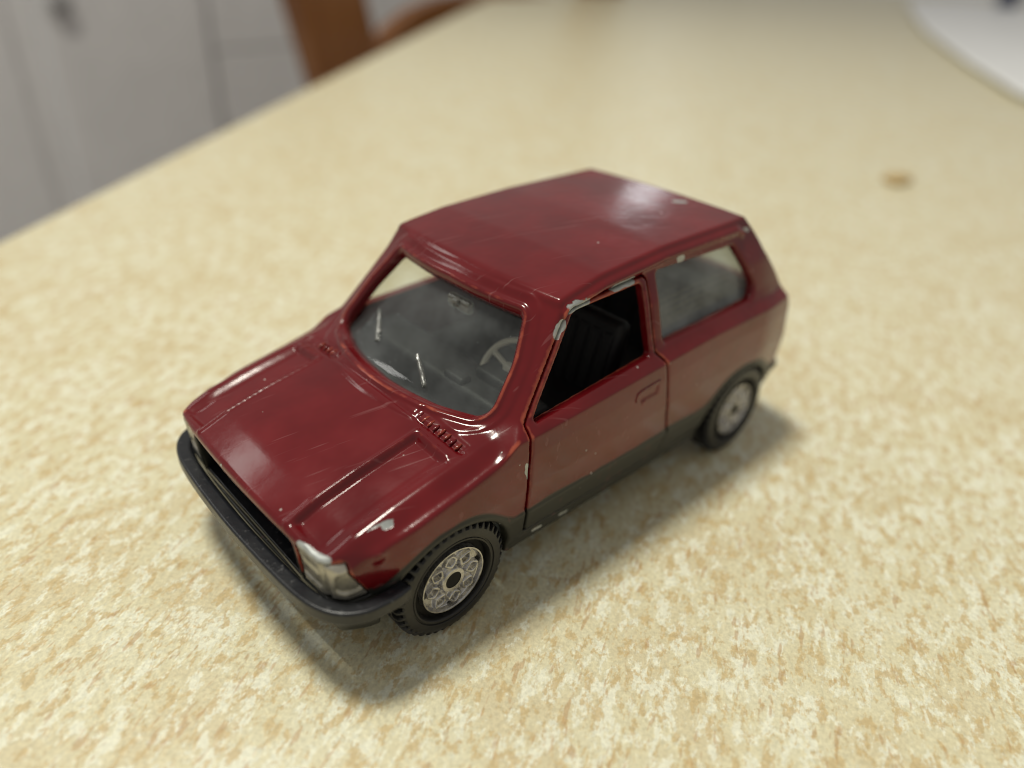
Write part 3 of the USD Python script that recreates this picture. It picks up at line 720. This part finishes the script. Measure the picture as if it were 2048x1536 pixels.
# ------------------------------------------------------------------ the table
E0 = np.array([0.0162, -0.1378]); EU = np.array([-0.75, -0.66]); EU /= np.linalg.norm(EU); EN = np.array([-EU[1], EU[0]])
if EN @ (CAM[:2] - E0) < 0: EN = -EN
t_ang = math.degrees(math.atan2(EU[1], EU[0]))
LEN0, LEN1, WID = -0.55, 1.55, 0.92
def table_material():
    n = {'g': ('texture_coordinate', {}),
         'rot': ('mapping', {'mapping_type': 'point', 'rotation': (0, 0, 0.21)}), 'map1': ('mapping', {'mapping_type': 'point', 'scale': (0.60, 1.0, 1.0)}), 'map2': ('mapping', {'scale': (0.30, 1.0, 1.0)}),
         'cloud': ('noise_texture', {'scale': 110, 'detail': 3, 'roughness': 0.55}),
         'pat': ('noise_texture', {'scale': 720, 'detail': 7, 'roughness': 0.71, 'distortion': 0.15}),
         'pat2': ('noise_texture', {'scale': 590, 'detail': 7, 'roughness': 0.72, 'distortion': 0.15}),
         'dash': ('noise_texture', {'scale': 1250, 'detail': 2, 'roughness': 0.5}),
         'fine': ('noise_texture', {'scale': 2200, 'detail': 4, 'roughness': 0.7}),
         'base': ('rgb_ramp', {'ramp': [(0.36, (0.73, 0.695, 0.50)), (0.50, (0.70, 0.65, 0.44)), (0.60, (0.66, 0.59, 0.385))]}),
         'pm': ('map_range', {'from_min': 0.515, 'from_max': 0.575, 'to_min': 0, 'to_max': 0.74, 'clamp': True}),
         'tan': ('mix_color', {'b': (0.57, 0.425, 0.20)}),
         'pm2': ('map_range', {'from_min': 0.51, 'from_max': 0.56, 'to_min': 0, 'to_max': 0.85, 'clamp': True}),
         'wht': ('mix_color', {'b': (0.815, 0.815, 0.66)}),
         'dmk': ('map_range', {'from_min': 0.63, 'from_max': 0.70, 'to_min': 0, 'to_max': 0.55, 'clamp': True}),
         'brn': ('mix_color', {'b': (0.47, 0.28, 0.115)}),
         'fm': ('map_range', {'from_min': 0.3, 'from_max': 0.7, 'to_min': 0.80, 'to_max': 1.15, 'clamp': True}),
         'fc': ('combine_color', {}), 'mul': ('mix_color', {'blend_type': 'multiply', 'fac': 1.0, 'use_clamp': False}),
         'sc': ('mix_color', {'b': (0.80, 0.78, 0.66), 'fac': 0.0}),
         'r': ('map_range', {'from_min': 0.3, 'from_max': 0.7, 'to_min': 0.27, 'to_max': 0.38}),
         'b': ('bump', {'strength': 0.30, 'distance': 0.00012}),
         'p': ('principled_bsdf', {'specular_ior_level': 0.5})}
    L = [('g.object', 'rot.vector'), ('rot.vector', 'map1.vector'), ('rot.vector', 'map2.vector'), ('g.object', 'cloud.vector'), ('map1.vector', 'pat.vector'), ('map1.vector', 'pat2.vector'), ('map2.vector', 'dash.vector'), ('g.object', 'fine.vector'),
         ('cloud.fac', 'base.fac'), ('base.color', 'wht.a'), ('pat2.fac', 'pm2.value'), ('pm2.result', 'wht.fac'), ('pat.fac', 'pm.value'), ('pm.result', 'tan.fac'), ('wht.result', 'tan.a'),
         ('dash.fac', 'dmk.value'), ('tan.result', 'brn.a'), ('dmk.result', 'brn.fac'),
         ('fine.fac', 'fm.value'), ('fm.result', 'fc.r'), ('fm.result', 'fc.g'), ('fm.result', 'fc.b'), ('brn.result', 'mul.a'), ('fc.color', 'mul.b'), ('mul.result', 'p.base_color'),
         ('cloud.fac', 'r.value'), ('r.result', 'p.roughness'), ('fine.fac', 'b.height'), ('b.normal', 'p.normal')]
    return mat('speckled_laminate', n, L)
LAM = table_material()
WOOD = mat('orange_wood', {'g': ('texture_coordinate', {}), 'mp': ('mapping', {'scale': (6, 6, 0.6)}), 'n': ('noise_texture', {'scale': 12, 'detail': 4}),
                           'c': ('rgb_ramp', {'ramp': [(0.3, (0.19, 0.066, 0.016)), (0.7, (0.29, 0.115, 0.030))]}), 'p': ('principled_bsdf', {'roughness': 0.38})},
           [('g.object', 'mp.vector'), ('mp.vector', 'n.vector'), ('n.fac', 'c.fac'), ('c.color', 'p.base_color')])
def painted(name, col, rough, scale=30):
    lo, hi = [c * 0.96 for c in col], [min(1, c * 1.03) for c in col]
    return mat(name, {'g': ('texture_coordinate', {}), 'n': ('noise_texture', {'scale': scale, 'detail': 3}), 'c': ('rgb_ramp', {'ramp': [(0.3, lo), (0.7, hi)]}), 'p': ('principled_bsdf', {'roughness': rough})},
               [('g.object', 'n.vector'), ('n.fac', 'c.fac'), ('c.color', 'p.base_color')])
WHITE = painted('white_cabinet_paint', (0.87, 0.86, 0.86), 0.4)
TRAYM = painted('white_glaze', (0.93, 0.94, 0.95), 0.35)
METAL = painted('grey_metal', (0.36, 0.35, 0.35), 0.35)
FLOOR = painted('grey_floor_tile', (0.35, 0.34, 0.33), 0.4, 6)
BLUE = painted('dark_blue_plastic', (0.03, 0.04, 0.09), 0.4)
CRUMB = painted('brown_crumb', (0.46, 0.33, 0.15), 0.7, 900)
BAND = painted('table_edge_band', (0.60, 0.50, 0.30), 0.45)

TB = thing('kitchen_table', 'cream and tan speckled laminate table under the toy car', 'table', (*E0, 0), t_ang)
sgn = 1 if (np.array([-math.sin(math.radians(t_ang)), math.cos(math.radians(t_ang))]) @ EN) > 0 else -1
# table-local frame: x along the far edge, y (times sgn) towards the camera
yc = sgn * WID / 2
tb = box((LEN0 + LEN1) / 2, yc, TOP - 0.0005 - 0.0125, LEN1 - LEN0, WID, 0.025)
part(TB, 'table_top', box((LEN0 + LEN1) / 2, yc, TOP - 0.0145, LEN1 - LEN0, WID, 0.029, 0.0025), LAM, smooth=35)
part(TB, 'edge_band', cat([box((LEN0 + LEN1) / 2, yc, TOP - 0.016, LEN1 - LEN0 + 0.002, WID + 0.002, 0.022)]), BAND, smooth=False)
for a in (LEN0 + 0.1, LEN1 - 0.1):
    for b in (0.09, WID - 0.09):
        part(TB, 'leg', box(a, sgn * b, (TOP - 0.03) / 2, 0.05, 0.05, TOP - 0.03, 0.006), WHITE, smooth=35)

# ------------------------------------------------------------------ things further off
cn, cu = np.array([0.16242667, -0.98672062]), np.array([-0.98672062, -0.16242667]); co = np.array([0.0162, -0.1378])
# cabinet frame: local x along cu, local y along cn (away from the camera)
cab_rot = math.degrees(math.atan2(cu[1], cu[0]))
D = 0.9
def flip_y(): # local +y after rotating by cab_rot
    a = math.radians(cab_rot); return 1 if np.array([-math.sin(a), math.cos(a)]) @ cn > 0 else -1
fy = flip_y()
CB = thing('kitchen_cabinet', 'tall white kitchen cabinet with smooth doors, blurred behind the table', 'cabinet', (*co, 0), cab_rot)
def cbox(s0, s1, d0, d1, z0, z1, r=0.004): return box((s0 + s1) / 2, fy * (d0 + d1) / 2, (z0 + z1) / 2, s1 - s0, abs(d1 - d0), z1 - z0, r)
part(CB, 'carcass', cbox(-0.75, 2.6, D + 0.018, D + 0.5, 0.0, 1.0), WHITE, smooth=35)
for s0, s1, dz in ((-0.7, -0.12, 0), (-0.11, 0.335, 0), (0.37, 0.592, -0.012)):
    part(CB, 'door', cbox(s0, s1, D + dz, D + 0.016, 0.08, 0.99), WHITE, smooth=35)
part(CB, 'door', cbox(0.612, 1.1, D + 0.004, D + 0.016, 0.08, TOP - 0.1125), WHITE, smooth=35)
part(CB, 'door', cbox(0.612, 1.1, D + 0.004, D + 0.016, TOP - 0.1105, 0.99), WHITE, smooth=35)
part(CB, 'door', cbox(1.11, 2.5, D + 0.004, D + 0.016, 0.08, 0.99), WHITE, smooth=35)
kn = trimesh.creation.icosphere(2, 0.014); kn.apply_translation((0.388, fy * (D - 0.03), TOP - 0.036))
part(CB, 'knob', kn, METAL, smooth=True)
CH = thing('wooden_chair', 'orange-brown wooden chair with curved back rail, pulled up to the far side of the table', 'chair', (*co, 0), cab_rot)
DC = 0.40
post = sweep(np.array([[0.475, fy * DC, 0.0], [0.455, fy * DC, TOP - 0.25], [0.438, fy * DC, TOP - 0.1], [0.410, fy * DC, TOP], [0.355, fy * (DC + 0.01), TOP + 0.22]]) - [0.0, 0, 0],
             np.asarray(fillet([(-0.0385, -0.014, 0.005), (0.0385, -0.014, 0.005), (0.0385, 0.014, 0.005), (-0.0385, 0.014, 0.005)]).exterior.coords)[:-1], upv=(0, 1, 0))
#CHAIR#
part(CH, 'back_post', post, WOOD, smooth=35)
post2 = post.copy(); post2.apply_translation((0.46, 0, 0)); part(CH, 'back_post', post2, WOOD, smooth=35)
rail2 = Polygon([(0.440, -0.19), (0.440, -0.045), (0.455, -0.041), (0.472, -0.032), (0.490, -0.020), (0.517, -0.008), (0.557, 0.001), (0.62, 0.006), (0.68, 0.006), (0.75, 0.000), (0.80, -0.012), (0.84, -0.035), (0.86, -0.06), (0.86, -0.19)])
rl = trimesh.creation.extrude_polygon(rail2, 0.018, engine='earcut'); v = rl.vertices.copy()
rl.vertices = np.stack([v[:, 0], fy * (DC + v[:, 2] - 0.009), v[:, 1] + TOP], 1)
if rl.volume < 0: rl.invert()
part(CH, 'back_rail', rl, WOOD, smooth=35)
part(CH, 'seat', box(0.61, fy * (DC - 0.20), 0.44, 0.42, 0.38, 0.03, 0.01), WOOD, smooth=35)
for a in (0.43, 0.79): part(CH, 'leg', box(a, fy * (DC - 0.36), 0.2125, 0.036, 0.036, 0.425, 0.006), WOOD, smooth=35)

# white tray at the far right
outl = np.array([(-1.270, -0.481), (-0.889, -0.310), (-0.732, -0.237), (-0.523, -0.128), (-0.398, -0.057)])
far = np.array([(-0.34, 0.06), (-0.46, 0.16), (-0.85, 0.02), (-1.20, -0.15), (-1.45, -0.32), (-1.42, -0.46)])
tray_poly = Polygon(np.vstack([outl, far])).buffer(-0.03).buffer(0.03)
def ring_at(p, d, z, n=160):
    e = p.buffer(d).exterior; return np.array([[*e.interpolate(t, normalized=True).coords[0], z] for t in np.linspace(0, 1, n, endpoint=False)])
def loft(rings, close_first=True, close_last=True):
    n = len(rings[0]); V = np.vstack(rings); F = []
    i = np.arange(n); j = (i + 1) % n
    for k in range(len(rings) - 1):
        a, b, c, d = k * n + i, k * n + j, (k + 1) * n + j, (k + 1) * n + i
        F += [np.stack([a, b, c], 1), np.stack([a, c, d], 1)]
    for k, on in ((0, close_first), (len(rings) - 1, close_last)):
        if on:
            V = np.vstack([V, rings[k].mean(0)]); c = len(V) - 1
            F.append(np.stack([k * n + j, k * n + i, np.full(n, c)], 1) if k == 0 else np.stack([k * n + i, k * n + j, np.full(n, c)], 1))
    t = trimesh.Trimesh(V, np.vstack(F), process=False)
    if t.volume < 0: t.invert()
    return t
tr = loft([ring_at(tray_poly, d, TOP + z) for d, z in ((-0.012, 0.0), (-0.010, 0.0004), (-0.001, 0.0025), (0.0, 0.0035), (-0.001, 0.0045), (-0.004, 0.0048), (-0.012, 0.0030), (-0.05, 0.0028))])
meta(stage.GetPrimAtPath(part('/World', 'tray', tr, TRAYM, smooth=50)), 'white glazed tray with a rounded rim, blurred at the far right end of the table', 'tray')
bc = trimesh.creation.cylinder(0.016, 0.03, sections=32); bc.apply_translation((-1.385, -0.372, TOP + 0.0178))
meta(stage.GetPrimAtPath(part('/World', 'bottle_cap', bc, BLUE, smooth=35)), 'small dark blue cap lying on the white tray', 'cap')
cr = trimesh.creation.icosphere(3, 0.0042); cr.vertices *= [1.3, 0.9, 0.3]
cr.vertices *= (0.8 + 0.5 * meshkit.fbm(cr.vertices * 400 + 5, 3)[:, None])
cr.apply_translation((-0.1885, -0.0300, TOP + 0.0009))
meta(stage.GetPrimAtPath(part('/World', 'crumb', cr, CRUMB, smooth=True)), 'small brown crumb on the bare table to the right behind the toy car', 'crumb')
fl = box(-0.4, -0.4, -0.02, 8, 8, 0.04)
meta(stage.GetPrimAtPath(part('/World', 'floor', fl, FLOOR, smooth=False)), kind='structure')
